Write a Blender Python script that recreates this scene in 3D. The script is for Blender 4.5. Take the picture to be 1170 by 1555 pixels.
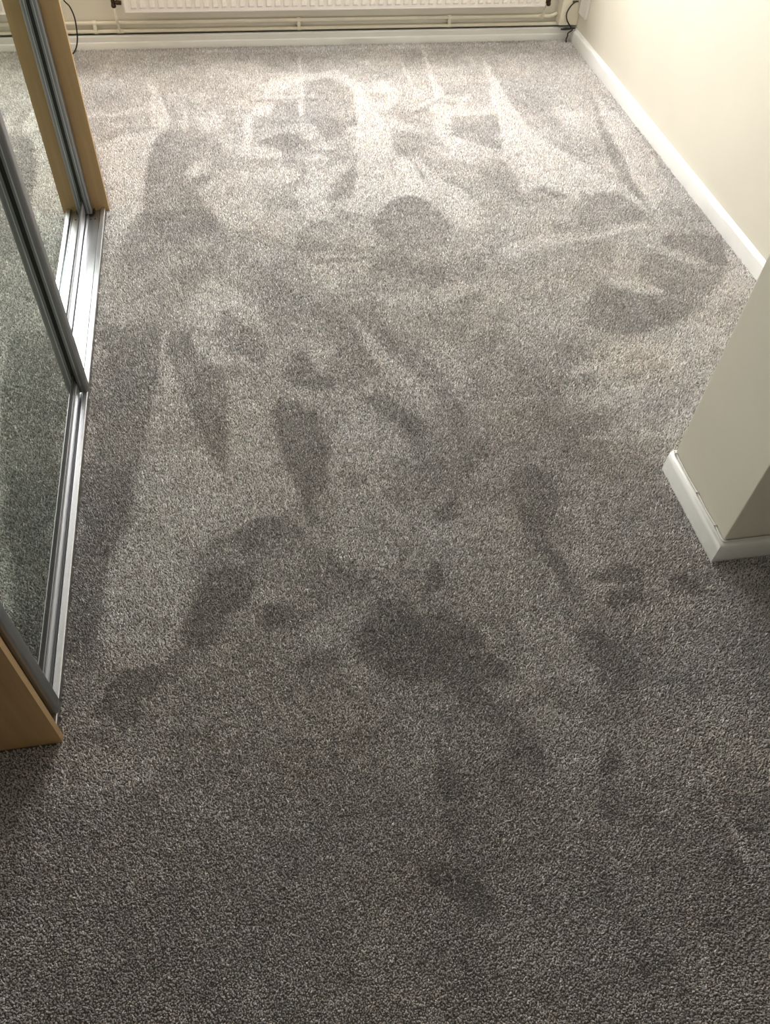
import bpy, bmesh, math, random
import numpy as np
from mathutils import Vector, Matrix

for o in list(bpy.data.objects):
    bpy.data.objects.remove(o, do_unlink=True)
scene = bpy.context.scene
COL = scene.collection
random.seed(7)
rng = np.random.default_rng(11)

# ------------------------------------------------------------------ camera
cam_data = bpy.data.cameras.new('camera')
cam = bpy.data.objects.new('camera', cam_data)
COL.objects.link(cam)
cam_data.sensor_fit = 'HORIZONTAL'
cam_data.sensor_width = 36.0
cam_data.lens = 1207.8 / 1170.0 * 36.0
cam_data.clip_start = 0.02
c_r = Vector((0.98484232, -0.16806399, 0.04289641))
c_d = Vector((-0.10325415, -0.76677098, -0.63356203))
c_f = Vector((0.13937069, 0.61952946, -0.77250182))
cam.matrix_world = Matrix((
    (c_r.x, -c_d.x, -c_f.x, 0.0),
    (c_r.y, -c_d.y, -c_f.y, 0.0),
    (c_r.z, -c_d.z, -c_f.z, 1.5),
    (0, 0, 0, 1)))
scene.camera = cam

# ------------------------------------------------------------------ light and exposure
vs = scene.view_settings
vs.view_transform = 'Standard'
vs.look = 'None'
vs.gamma = 1.0
vs.use_curve_mapping = False
vs.exposure = 1.05

world = bpy.data.worlds.new('world')
scene.world = world
world.use_nodes = True
bg = world.node_tree.nodes['Background']
bg.inputs[0].default_value = (0.62, 0.78, 1.0, 1)
bg.inputs[1].default_value = 1.0

WIN = (-0.15, 1.45, 0.95, 2.15)          # window opening in the back wall: x0, x1, z0, z1


def area_light(name, loc, target, sx, sy, power, colour):
    d = bpy.data.lights.new(name, 'AREA')
    d.shape = 'RECTANGLE'
    d.size, d.size_y = sx, sy
    d.energy = power
    d.color = colour
    o = bpy.data.objects.new(name, d)
    COL.objects.link(o)
    o.location = loc
    o.rotation_euler = (Vector(target) - Vector(loc)).to_track_quat('-Z', 'Y').to_euler()
    return o


# daylight coming in through the window above the radiator
area_light('window_back_offscreen', ((WIN[0] + WIN[1]) / 2, 4.10, 1.55), ((WIN[0] + WIN[1]) / 2, 0.0, 1.20),
           WIN[1] - WIN[0] - 0.1, WIN[3] - WIN[2] - 0.1, 43.0, (1.0, 0.965, 0.93))

# ------------------------------------------------------------------ materials
def mat(name, colour, rough=0.6, metal=0.0, spec=0.5):
    m = bpy.data.materials.new(name)
    m.use_nodes = True
    b = m.node_tree.nodes['Principled BSDF']
    b.inputs['Base Color'].default_value = (*colour, 1)
    b.inputs['Roughness'].default_value = rough
    b.inputs['Metallic'].default_value = metal
    b.inputs['Specular IOR Level'].default_value = spec
    return m


def vary(m, colour, amount, scale, detail=4.0, stretch=(1, 1, 1), bump=0.0, bump_scale=None):
    """object-space noise that breaks up the colour, with an optional fine bump"""
    nt = m.node_tree
    b = nt.nodes['Principled BSDF']
    tc = nt.nodes.new('ShaderNodeTexCoord')
    mp = nt.nodes.new('ShaderNodeMapping')
    mp.inputs['Scale'].default_value = stretch
    nt.links.new(tc.outputs['Object'], mp.inputs['Vector'])
    nz = nt.nodes.new('ShaderNodeTexNoise')
    nz.inputs['Scale'].default_value = scale
    nz.inputs['Detail'].default_value = detail
    nt.links.new(mp.outputs['Vector'], nz.inputs['Vector'])
    rp = nt.nodes.new('ShaderNodeValToRGB')
    rp.color_ramp.elements[0].position = 0.3
    rp.color_ramp.elements[1].position = 0.7
    rp.color_ramp.elements[0].color = (*[max(0, c * (1 - amount)) for c in colour], 1)
    rp.color_ramp.elements[1].color = (*[min(1, c * (1 + amount)) for c in colour], 1)
    nt.links.new(nz.outputs['Fac'], rp.inputs['Fac'])
    nt.links.new(rp.outputs['Color'], b.inputs['Base Color'])
    if bump:
        n2 = nt.nodes.new('ShaderNodeTexNoise')
        n2.inputs['Scale'].default_value = bump_scale or scale * 8
        n2.inputs['Detail'].default_value = 3.0
        nt.links.new(mp.outputs['Vector'], n2.inputs['Vector'])
        bp = nt.nodes.new('ShaderNodeBump')
        bp.inputs['Strength'].default_value = bump
        bp.inputs['Distance'].default_value = 0.002
        nt.links.new(n2.outputs['Fac'], bp.inputs['Height'])
        nt.links.new(bp.outputs['Normal'], b.inputs['Normal'])
    return m


M = {}
M['wall'] = vary(mat('cream_wall_paint', (.76, .725, .63), .55), (.76, .725, .63), .025, 3.0, bump=.12, bump_scale=60)
M['ceiling'] = mat('ceiling_paint', (.82, .81, .78), .8)
M['gloss'] = vary(mat('white_gloss_paint', (.86, .865, .85), .25), (.86, .865, .85), .03, 9.0, bump=.08, bump_scale=40)
M['pipe'] = vary(mat('cream_pipe_paint', (.86, .81, .67), .35), (.86, .81, .67), .05, 12.0)
M['radiator'] = mat('radiator_enamel', (.84, .80, .76), .3)
M['bronze'] = mat('bronze_valve', (.06, .035, .02), .4, .6)
M['black'] = mat('black_rubber', (.012, .010, .010), .5)
M['plastic'] = mat('white_plastic', (.78, .76, .72), .4)
M['alu'] = vary(mat('brushed_aluminium', (.55, .56, .58), .36, 1.0), (.55, .56, .58), .05, 4.0, stretch=(60, 1, 60))
M['alu_dark'] = vary(mat('satin_grey_aluminium', (.26, .265, .27), .42, .85), (.26, .265, .27), .05, 3.0, stretch=(20, 20, 1))
M['mirror'] = mat('mirror_glass', (.76, .85, .79), .015, 1.0)
M['mirror_edge'] = mat('mirror_edge_glass', (.05, .12, .09), .2)
M['gasket'] = mat('black_gasket', (.015, .015, .014), .6)
M['screw'] = mat('screw_steel', (.08, .07, .06), .4, .8)
M['glass'] = mat('window_glass', (.9, .95, .95), .02)
M['glass'].node_tree.nodes['Principled BSDF'].inputs['Transmission Weight'].default_value = 1.0
M['backing'] = mat('carpet_backing', (.16, .15, .135), .95, spec=.1)


def wood(name, a, b, rough=.42):
    m = mat(name, a, rough)
    nt = m.node_tree
    bs = nt.nodes['Principled BSDF']
    tc = nt.nodes.new('ShaderNodeTexCoord')
    mp = nt.nodes.new('ShaderNodeMapping')
    mp.inputs['Scale'].default_value = (70, 70, 2.2)
    nt.links.new(tc.outputs['Object'], mp.inputs['Vector'])
    nz = nt.nodes.new('ShaderNodeTexNoise')
    nz.inputs['Scale'].default_value = 1.0
    nz.inputs['Detail'].default_value = 5.0
    nz.inputs['Distortion'].default_value = .6
    nt.links.new(mp.outputs['Vector'], nz.inputs['Vector'])
    rp = nt.nodes.new('ShaderNodeValToRGB')
    rp.color_ramp.elements[0].position = .3
    rp.color_ramp.elements[1].position = .72
    rp.color_ramp.elements[0].color = (*a, 1)
    rp.color_ramp.elements[1].color = (*b, 1)
    nt.links.new(nz.outputs['Fac'], rp.inputs['Fac'])
    nt.links.new(rp.outputs['Color'], bs.inputs['Base Color'])
    return m


M['beech'] = wood('beech_laminate', (.37, .235, .105), (.44, .29, .14))

# carpet: every tuft carries its own colour
mc = mat('carpet_yarn', (.4, .38, .35), .95, spec=.12)
_nt = mc.node_tree
_at = _nt.nodes.new('ShaderNodeAttribute')
_at.attribute_name = 'yarn'
_nt.links.new(_at.outputs['Color'], _nt.nodes['Principled BSDF'].inputs['Base Color'])
_b = _nt.nodes['Principled BSDF']
_b.inputs['Sheen Weight'].default_value = .15
_b.inputs['Sheen Roughness'].default_value = .4
M['carpet'] = mc


# ------------------------------------------------------------------ mesh helpers
def link(name, me, material=None, parent=None, smooth=False):
    o = bpy.data.objects.new(name, me)
    COL.objects.link(o)
    if material is not None:
        me.materials.append(M[material])
    if smooth:
        me.shade_smooth()
    if parent is not None:
        o.parent = parent
    return o


def mesh_from(bm, name):
    bmesh.ops.recalc_face_normals(bm, faces=bm.faces)
    me = bpy.data.meshes.new(name)
    bm.to_mesh(me)
    bm.free()
    return me


def box_bm(bm, x0, x1, y0, y1, z0, z1, bevel=0.0, seg=2):
    r = bmesh.ops.create_cube(bm, size=1.0)
    vs_ = r['verts']
    for v in vs_:
        v.co = Vector(((x0 + x1) / 2 + v.co.x * (x1 - x0), (y0 + y1) / 2 + v.co.y * (y1 - y0), (z0 + z1) / 2 + v.co.z * (z1 - z0)))
    if bevel:
        es = list({e for v in vs_ for e in v.link_edges})
        bmesh.ops.bevel(bm, geom=es, offset=bevel, segments=seg, affect='EDGES', profile=.6)


def box(name, ext, material, parent=None, bevel=0.0, seg=2):
    bm = bmesh.new()
    box_bm(bm, *ext, bevel=bevel, seg=seg)
    return link(name, mesh_from(bm, name), material, parent)


def sweep_path(name, path, profile, material, parent=None, wobble=None, smooth_angle=35):
    """sweep a (offset, z) profile along a polyline in the floor plane, mitred; offset goes to the right of travel"""
    bm = bmesh.new()
    n = len(path)
    rows = []
    for i, p in enumerate(path):
        p = Vector(p)
        d0 = (p - Vector(path[i - 1])).normalized() if i > 0 else None
        d1 = (Vector(path[i + 1]) - p).normalized() if i < n - 1 else None
        d0 = d0 or d1
        d1 = d1 or d0
        n0 = Vector((d0.y, -d0.x))
        n1 = Vector((d1.y, -d1.x))
        m = (n0 + n1)
        m = m / max(m.dot(n0), 1e-6) if m.length > 1e-6 else n0
        row = []
        for k, (a, z) in enumerate(profile):
            da, dz = wobble(i, k, p) if wobble else (0, 0)
            row.append(bm.verts.new((p.x + m.x * (a + da), p.y + m.y * (a + da), z + dz)))
        rows.append(row)
    for i in range(n - 1):
        for k in range(len(profile) - 1):
            bm.faces.new((rows[i][k], rows[i + 1][k], rows[i + 1][k + 1], rows[i][k + 1]))
    bm.faces.new(rows[0])
    bm.faces.new(rows[-1][::-1])
    me = mesh_from(bm, name)
    o = link(name, me, material, parent)
    me.shade_smooth()
    me.set_sharp_from_angle(angle=math.radians(smooth_angle))
    return o


def prism(name, outline, axis, a0, a1, material, parent=None, smooth_angle=30):
    """closed outline extruded along an axis ('y': outline is (x, z); 'z': outline is (x, y); 'x': outline is (y, z))"""
    bm = bmesh.new()
    def P(u, v, a):
        return {'y': (u, a, v), 'z': (u, v, a), 'x': (a, u, v)}[axis]
    A = [bm.verts.new(P(u, v, a0)) for u, v in outline]
    B = [bm.verts.new(P(u, v, a1)) for u, v in outline]
    n = len(outline)
    for i in range(n):
        j = (i + 1) % n
        bm.faces.new((A[i], A[j], B[j], B[i]))
    bm.faces.new(A[::-1])
    bm.faces.new(B)
    me = mesh_from(bm, name)
    o = link(name, me, material, parent)
    me.shade_smooth()
    me.set_sharp_from_angle(angle=math.radians(smooth_angle))
    return o


def smooth_pts(pts, sub=8):
    P = [Vector(p) for p in pts]
    P = [P[0] * 2 - P[1]] + P + [P[-1] * 2 - P[-2]]
    out = []
    for i in range(1, len(P) - 2):
        for k in range(sub):
            t = k / sub
            a, b, c, d = P[i - 1], P[i], P[i + 1], P[i + 2]
            out.append(.5 * ((2 * b) + (c - a) * t + (2 * a - 5 * b + 4 * c - d) * t * t + (3 * b - a - 3 * c + d) * t ** 3))
    out.append(P[-2])
    return out


def tube_bm(bm, pts, r, seg=10):
    pts = [Vector(p) for p in pts]
    rings = []
    up = None
    for i, p in enumerate(pts):
        t = (pts[min(i + 1, len(pts) - 1)] - pts[max(i - 1, 0)]).normalized()
        if up is None:
            up = t.orthogonal().normalized()
        up = (up - t * up.dot(t)).normalized()
        s = t.cross(up)
        rr = r[i] if isinstance(r, (list, tuple)) else r
        rings.append([bm.verts.new(p + (up * math.cos(2 * math.pi * k / seg) + s * math.sin(2 * math.pi * k / seg)) * rr) for k in range(seg)])
    for a, b in zip(rings, rings[1:]):
        for k in range(seg):
            bm.faces.new((a[k], a[(k + 1) % seg], b[(k + 1) % seg], b[k]))
    bm.faces.new(rings[0][::-1])
    bm.faces.new(rings[-1])


def tube(name, pts, r, material, parent=None, seg=10):
    bm = bmesh.new()
    tube_bm(bm, pts, r, seg)
    me = mesh_from(bm, name)
    o = link(name, me, material, parent)
    me.shade_smooth()
    me.set_sharp_from_angle(angle=math.radians(50))
    return o


def empty(name, loc):
    o = bpy.data.objects.new(name, None)
    COL.objects.link(o)
    o.location = loc
    return o


def tag(o, label, cat, group=None):
    o['label'] = label
    o['category'] = cat
    if group:
        o['group'] = group
    return o


def struct(o, label=None):
    o['kind'] = 'structure'
    if label:
        o['label'] = label
    return o


def adopt(child, parent):
    """parent while keeping the child where it stands (parents here are only moved, never turned)"""
    child.parent = parent
    child.matrix_parent_inverse = Matrix.Translation(-Vector(parent.location))
    return child


# ------------------------------------------------------------------ the room
XL, XR, XH = -1.15, 1.681, 2.35           # left wall, right wall, far side of the entrance
YB, YF = 4.062, -1.5                      # back wall, wall behind the photographer
PX, PY0, PY1 = 1.030, 0.965, 1.250        # the projecting piece of wall
ZC = 2.4
WN, WF = .718, 2.655                      # near and far end of the wardrobe

ZG = .0600                                # below this the plaster stops short and leaves a dark gap behind the skirting
bm = bmesh.new()
box_bm(bm, XL - .1, WIN[0], YB, YB + .12, ZG, ZC)
box_bm(bm, WIN[1], XR + .12, YB, YB + .12, ZG, ZC)
box_bm(bm, WIN[0], WIN[1], YB, YB + .12, ZG, WIN[2])
box_bm(bm, WIN[0], WIN[1], YB, YB + .12, WIN[3], ZC)
box_bm(bm, XL - .1, XR + .12, YB + .06, YB + .12, 0, ZG)
struct(link('wall_back', mesh_from(bm, 'wall_back'), 'wall'), 'cream painted wall behind the radiator and pipes')
struct(box('wall_right', (XR, XR + .12, PY1, YB, 0, ZC), 'wall'), 'plain cream painted wall above the long white skirting')
struct(box('wall_partition', (PX, XH, PY0, PY1, 0, ZC), 'wall', bevel=.003), 'cream painted end of wall jutting out over the carpet')
struct(box('wall_left', (XL - .1, XL, YF, YB, 0, ZC), 'wall'), 'cream painted wall behind the wardrobe')
struct(box('wall_rear', (XL - .1, XH + .1, YF - .1, YF, 0, ZC), 'wall'), 'cream painted wall behind the photographer')
struct(box('wall_entrance', (XH, XH + .1, YF, PY1, 0, ZC), 'wall'), 'cream painted wall beside the entrance')
struct(box('ceiling', (XL - .1, XH + .1, YF - .1, YB + .12, ZC, ZC + .1), 'ceiling'), 'plain white ceiling')

# window above the radiator
w = struct(box('window_1', (WIN[0], WIN[1], 4.12, 4.17, WIN[2], WIN[2] + .05), 'gloss'), 'white framed window above the radiator')
for nm, e in (('window_frame', (WIN[0], WIN[1], 4.12, 4.17, WIN[3] - .05, WIN[3])),
              ('window_frame', (WIN[0], WIN[0] + .05, 4.12, 4.17, WIN[2] + .05, WIN[3] - .05)),
              ('window_frame', (WIN[1] - .05, WIN[1], 4.12, 4.17, WIN[2] + .05, WIN[3] - .05))):
    box(nm, e, 'gloss', w)
box('pane', (WIN[0] + .05, WIN[1] - .05, 4.14, 4.146, WIN[2] + .05, WIN[3] - .05), 'glass', w)

# skirting boards
wob = [rng.normal(0, 1) for _ in range(400)]


def wave(i, s=.0012):
    return s * (math.sin(i * .55 + 1) + .6 * math.sin(i * 1.27 + 2) + .5 * wob[i % 400])


path = [(XR, YB - .002 - (YB - PY1) * t / 60) for t in range(61)]
o = sweep_path('baseboard_right', path,
               [(0, -.004), (.0165, -.004), (.0165, .0455), (.0150, .0490), (.0120, .0505), (.0030, .0515), (.0000, .0535)],
               'gloss', wobble=lambda i, k, p: ((wave(i) if k in (2, 3) else 0), (wave(i + 40, .0008) if k in (2, 3) else 0)))
struct(o, 'low white skirting board along the cream right-hand wall')
# top edge of that board carries a thick, freshly painted white bead
o2 = sweep_path('painted_top_edge', path, [(.0000, .0500), (.0148, .0497), (.0125, .0520), (.0050, .0535), (.0000, .0600)], 'gloss', o,
                wobble=lambda i, k, p: ((wave(i) if k in (1,) else 0), 0))
path = [(XL, 4.047), (XR - .017, 4.047)]
path = [(XL + (XR - .017 - XL) * t / 40, 4.047) for t in range(41)]
o = sweep_path('baseboard_back', path,
               [(0, -.004), (.0215, -.004), (.0215, .0225), (.0195, .0255), (.0165, .0275), (.0155, .0480), (.0135, .0505), (.0080, .0510), (.0, .0510), (0, .03)],
               'gloss', wobble=lambda i, k, p: ((wave(i + 9, .0008) if k in (2, 3) else 0), 0))
struct(o, 'white stepped skirting board under the heating pipes')
arc = []
path = [(XR, PY1), (PX + .004, PY1), (PX, PY1 - .004), (PX, PY0), (XH, PY0)]
prof = [(0, -.004), (.0160, -.004), (.0160, .0400), (.0156, .0460), (.0138, .0520), (.0105, .0562), (.0060, .0585), (0, .0590)]
o = sweep_path('baseboard_partition', path, prof, 'gloss', smooth_angle=50)
struct(o, 'rounded white skirting wrapped round the jutting wall end')
path = [(XL, .715), (XL, YF), (XH, YF), (XH, PY0)]
struct(sweep_path('baseboard_rear', [p for p in path[::-1]], prof, 'gloss'), 'white skirting behind the photographer')

# ------------------------------------------------------------------ carpet
# patches where the vacuum cleaner left the pile lying one way or the other:
# (lighter/darker, softness in metres, outline on the floor in metres)
MARKS = [
 (0.30, 0.0062, [(-0.335, 3.691), (-0.303, 3.606), (-0.274, 3.493), (-0.247, 3.354), (-0.244, 3.280), (-0.279, 3.254), (-0.315, 3.278), (-0.327, 3.389), (-0.325, 3.496)]),
 (0.22, 0.0060, [(-0.193, 3.440), (-0.177, 3.378), (-0.174, 3.232), (-0.189, 3.212), (-0.198, 3.277)]),
 (0.22, 0.0122, [(-0.127, 3.330), (-0.085, 3.387), (-0.052, 3.369), (-0.041, 3.294), (-0.057, 3.223), (-0.110, 3.227)]),
 (0.22, 0.0046, [(-0.566, 3.377), (-0.485, 3.386), (-0.401, 3.425), (-0.348, 3.451), (-0.341, 3.428), (-0.393, 3.397), (-0.484, 3.361), (-0.562, 3.358)]),
 (0.18, 0.0060, [(-0.516, 3.344), (-0.455, 3.296), (-0.332, 3.294), (-0.325, 3.272), (-0.415, 3.265), (-0.454, 3.268)]),
 (0.27, 0.0110, [(-0.517, 3.135), (-0.426, 3.196), (-0.331, 3.230), (-0.279, 3.254), (-0.304, 3.172), (-0.322, 3.066), (-0.335, 2.939), (-0.339, 2.817), (-0.333, 2.701), (-0.343, 2.636), (-0.375, 2.564), (-0.402, 2.524), (-0.424, 2.527), (-0.445, 2.667), (-0.468, 2.829), (-0.498, 3.003)]),
 (-0.08, 0.0121, [(-0.555, 3.347), (-0.481, 3.298), (-0.414, 3.236), (-0.426, 3.202), (-0.518, 3.148), (-0.542, 3.246)]),
 (-0.16, 0.0147, [(-0.253, 3.238), (-0.227, 3.250), (-0.188, 3.219), (-0.149, 3.244), (-0.104, 3.184), (-0.095, 3.074), (-0.129, 2.997), (-0.179, 2.950), (-0.198, 2.865), (-0.181, 2.780), (-0.135, 2.729), (-0.107, 2.680), (-0.081, 2.589), (-0.096, 2.494), (-0.346, 2.519), (-0.332, 2.635), (-0.330, 2.817), (-0.326, 2.963), (-0.310, 3.118), (-0.279, 3.198)]),
 (-0.12, 0.0149, [(-0.253, 3.238), (-0.304, 3.145), (-0.326, 2.963), (-0.333, 2.817), (-0.332, 2.657), (-0.287, 2.697), (-0.289, 2.873), (-0.278, 3.036), (-0.240, 3.167)]),
 (-0.20, 0.0152, [(-0.095, 3.060), (-0.061, 3.125), (-0.036, 3.096), (-0.053, 3.004), (-0.091, 3.007)]),
 (-0.20, 0.0143, [(-0.181, 2.780), (-0.168, 2.850), (-0.101, 2.869), (-0.121, 2.798), (-0.158, 2.754)]),
 (0.20, 0.0147, [(-0.192, 2.901), (-0.166, 2.975), (-0.110, 2.970), (-0.106, 2.919), (-0.144, 2.873), (-0.180, 2.851)]),
 (0.14, 0.0208, [(-0.094, 2.893), (-0.032, 2.913), (0.052, 2.855), (0.094, 2.839), (0.068, 2.478), (-0.028, 2.488), (-0.093, 2.568), (-0.136, 2.683), (-0.158, 2.742)]),
 (0.15, 0.0115, [(-0.072, 3.182), (0.002, 3.093), (0.042, 3.117), (0.055, 3.008), (-0.002, 3.013), (-0.042, 3.110)]),
 (0.20, 0.0119, [(0.058, 3.392), (0.076, 3.345), (0.068, 3.115), (0.046, 3.062), (0.036, 3.230)]),
 (0.08, 0.0361, [(-0.102, 3.797), (-0.034, 3.864), (0.170, 3.889), (0.148, 3.576), (0.029, 3.634), (-0.075, 3.708)]),
 (0.25, 0.0049, [(0.326, 3.917), (0.339, 3.916), (0.325, 3.683), (0.298, 3.328), (0.279, 3.307), (0.283, 3.422), (0.308, 3.616)]),
 (0.25, 0.0082, [(0.124, 3.594), (0.188, 3.674), (0.294, 3.711), (0.400, 3.722), (0.479, 3.752), (0.523, 3.688), (0.528, 3.568), (0.486, 3.638), (0.430, 3.668), (0.330, 3.631), (0.237, 3.570), (0.148, 3.527)]),
 (0.12, 0.0063, [(0.100, 3.555), (0.274, 3.502), (0.361, 3.513), (0.370, 3.472), (0.235, 3.473), (0.081, 3.476)]),
 (-0.18, 0.0047, [(0.080, 3.468), (0.236, 3.476), (0.369, 3.460), (0.360, 3.442), (0.234, 3.454), (0.079, 3.449)]),
 (0.25, 0.0061, [(0.106, 3.435), (0.177, 3.445), (0.175, 3.383), (0.146, 3.317), (0.086, 3.337)]),
 (-0.10, 0.0122, [(0.191, 3.444), (0.282, 3.446), (0.276, 3.315), (0.280, 3.285), (0.212, 3.216), (0.084, 3.212), (0.084, 3.314), (0.160, 3.324)]),
 (-0.18, 0.0124, [(0.321, 3.615), (0.428, 3.650), (0.514, 3.569), (0.513, 3.438), (0.494, 3.254), (0.446, 3.184), (0.353, 3.092), (0.319, 3.208), (0.298, 3.328)]),
 (-0.12, 0.0159, [(0.350, 3.294), (0.407, 3.305), (0.421, 3.200), (0.467, 3.139), (0.353, 3.092), (0.333, 3.207)]),
 (0.27, 0.0112, [(0.542, 3.635), (0.563, 3.599), (0.574, 3.482), (0.599, 3.322), (0.616, 3.171), (0.614, 3.043), (0.615, 2.935), (0.654, 2.932), (0.662, 2.802), (0.691, 2.725), (0.674, 2.643), (0.609, 2.660), (0.566, 2.664), (0.519, 2.611), (0.476, 2.569), (0.430, 2.546), (0.374, 2.579), (0.314, 2.624), (0.346, 2.638), (0.401, 2.680), (0.424, 2.798), (0.449, 2.923), (0.455, 3.056), (0.476, 3.153), (0.430, 3.171), (0.484, 3.210), (0.514, 3.343)]),
 (-0.27, 0.0154, [(0.111, 3.112), (0.174, 3.162), (0.267, 3.155), (0.273, 3.085), (0.201, 3.023), (0.132, 3.055)]),
 (0.15, 0.0118, [(0.262, 3.242), (0.319, 3.267), (0.340, 3.149), (0.294, 3.097), (0.275, 3.169)]),
 (0.22, 0.0057, [(0.285, 3.077), (0.351, 3.078), (0.400, 3.047), (0.370, 3.016), (0.299, 3.028)]),
 (0.25, 0.0055, [(0.269, 2.990), (0.341, 2.991), (0.342, 2.951), (0.295, 2.936), (0.265, 2.951)]),
 (0.20, 0.0113, [(0.022, 3.051), (0.082, 3.073), (0.164, 3.039), (0.172, 2.985), (0.106, 2.965), (0.031, 2.984)]),
 (0.22, 0.0118, [(0.057, 3.316), (0.079, 3.330), (0.072, 3.115), (0.047, 3.035), (0.031, 3.091)]),
 (-0.22, 0.0107, [(0.462, 3.015), (0.430, 2.797), (0.392, 2.704), (0.322, 2.640), (0.314, 2.676), (0.374, 2.753), (0.398, 2.838), (0.439, 2.898)]),
 (0.20, 0.0108, [(0.280, 2.911), (0.297, 2.897), (0.295, 2.822), (0.369, 2.904), (0.422, 2.919), (0.429, 2.873), (0.385, 2.839), (0.337, 2.757), (0.310, 2.688), (0.265, 2.727), (0.270, 2.824)]),
 (-0.13, 0.0109, [(0.076, 2.980), (0.259, 2.952), (0.244, 2.814), (0.200, 2.745), (0.178, 2.771), (0.229, 2.852), (0.228, 2.903), (0.115, 2.913), (0.077, 2.903)]),
 (0.16, 0.0108, [(0.108, 2.901), (0.227, 2.890), (0.229, 2.852), (0.178, 2.771), (0.103, 2.754), (0.095, 2.815)]),
 (0.18, 0.0102, [(0.212, 2.744), (0.261, 2.740), (0.310, 2.642), (0.292, 2.542), (0.236, 2.515), (0.202, 2.584), (0.199, 2.675)]),
 (-0.14, 0.0102, [(0.189, 2.699), (0.205, 2.674), (0.206, 2.562), (0.193, 2.552), (0.183, 2.631)]),
 (0.22, 0.0079, [(0.624, 3.612), (0.672, 3.626), (0.721, 3.521), (0.703, 3.424), (0.644, 3.334), (0.597, 3.353), (0.586, 3.417), (0.638, 3.429), (0.661, 3.476), (0.637, 3.510), (0.616, 3.512)]),
 (0.28, 0.0040, [(0.789, 3.853), (0.798, 3.778), (0.794, 3.459), (0.785, 3.451), (0.779, 3.672), (0.784, 3.761)]),
 (0.18, 0.0161, [(0.590, 3.307), (0.654, 3.272), (0.780, 3.158), (0.769, 3.101), (0.636, 3.169), (0.608, 3.245)]),
 (-0.10, 0.0154, [(0.629, 3.127), (0.766, 3.087), (0.738, 2.951), (0.652, 2.959), (0.613, 2.962)]),
 (0.15, 0.0111, [(0.656, 2.945), (0.693, 2.929), (0.717, 2.848), (0.701, 2.773), (0.673, 2.826)]),
 (0.28, 0.0060, [(0.908, 3.952), (0.922, 3.903), (0.915, 3.717), (0.920, 3.458), (0.908, 3.434), (0.860, 3.438), (0.882, 3.578), (0.899, 3.754)]),
 (0.20, 0.0127, [(0.742, 3.342), (0.840, 3.431), (0.917, 3.442), (1.027, 3.434), (1.026, 3.370), (1.099, 3.332), (1.097, 3.270), (0.907, 3.268), (0.876, 3.255), (0.833, 3.289), (0.824, 3.352), (0.775, 3.324)]),
 (-0.30, 0.0063, [(0.742, 3.319), (0.816, 3.384), (0.877, 3.428), (0.924, 3.409), (0.957, 3.358), (0.901, 3.370), (0.851, 3.374), (0.821, 3.337), (0.765, 3.310)]),
 (-0.18, 0.0059, [(0.902, 3.261), (1.095, 3.262), (1.076, 3.121), (1.035, 2.968), (0.994, 2.985), (0.926, 3.046), (0.861, 3.108)]),
 (0.22, 0.0117, [(0.833, 3.274), (0.899, 3.261), (0.857, 3.109), (0.926, 3.046), (1.031, 2.968), (1.027, 2.900), (0.947, 2.907), (0.901, 2.858), (0.852, 2.876), (0.830, 2.957), (0.821, 3.041), (0.812, 3.127)]),
 (0.27, 0.0074, [(1.177, 3.850), (1.184, 3.719), (1.192, 3.541), (1.185, 3.374), (1.195, 3.201), (1.226, 3.036), (1.263, 2.949), (1.309, 2.877), (1.357, 2.793), (1.289, 2.598), (1.254, 2.650), (1.220, 2.569), (1.141, 2.564), (1.211, 2.581), (1.139, 2.685), (1.087, 2.665), (1.019, 2.611), (1.037, 2.719), (1.032, 2.821), (1.027, 2.900), (1.064, 3.064), (1.100, 3.254), (1.111, 3.380), (1.143, 3.561), (1.165, 3.738)]),
 (-0.25, 0.0058, [(1.075, 2.951), (1.113, 2.961), (1.108, 2.921), (1.071, 2.910)]),
 (-0.14, 0.0056, [(1.143, 2.851), (1.174, 2.796), (1.197, 2.742), (1.244, 2.700), (1.158, 2.746)]),
 (-0.18, 0.0054, [(1.077, 2.654), (1.132, 2.661), (1.181, 2.608), (1.217, 2.617), (1.146, 2.581)]),
 (0.22, 0.0141, [(0.605, 2.936), (0.644, 2.933), (0.702, 2.888), (0.731, 2.809), (0.760, 2.731), (0.812, 2.678), (0.836, 2.593), (0.862, 2.521), (0.780, 2.440), (0.735, 2.456), (0.712, 2.513), (0.670, 2.608), (0.630, 2.658), (0.557, 2.665)]),
 (-0.24, 0.0068, [(0.655, 2.919), (0.678, 2.903), (0.701, 2.786), (0.680, 2.751), (0.663, 2.827)]),
 (-0.12, 0.0107, [(0.739, 2.783), (0.823, 2.725), (0.856, 2.650), (0.825, 2.677), (0.750, 2.744)]),
 (0.10, 0.0114, [(0.731, 3.034), (0.829, 2.985), (0.845, 2.876), (0.801, 2.919)]),
 (-0.10, 0.0211, [(1.189, 3.390), (1.199, 3.540), (1.265, 3.553), (1.353, 3.379), (1.349, 3.129), (1.375, 2.844), (1.314, 2.890), (1.230, 3.051), (1.200, 3.216)]),
 (0.08, 0.0216, [(1.333, 3.316), (1.412, 3.326), (1.417, 3.246), (1.341, 3.221)]),
 (0.20, 0.0122, [(1.581, 3.517), (1.597, 3.442), (1.607, 3.283), (1.633, 3.052), (1.630, 2.812), (1.615, 2.701), (1.602, 2.635), (1.538, 2.549), (1.482, 2.479), (1.471, 2.505), (1.490, 2.645), (1.510, 2.851), (1.519, 2.999), (1.549, 3.237)]),
 (-0.25, 0.0121, [(1.585, 3.479), (1.544, 3.220), (1.514, 2.984), (1.507, 2.822), (1.490, 2.645), (1.464, 2.506), (1.456, 2.557), (1.445, 2.716), (1.457, 2.914), (1.509, 3.190)]),
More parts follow.
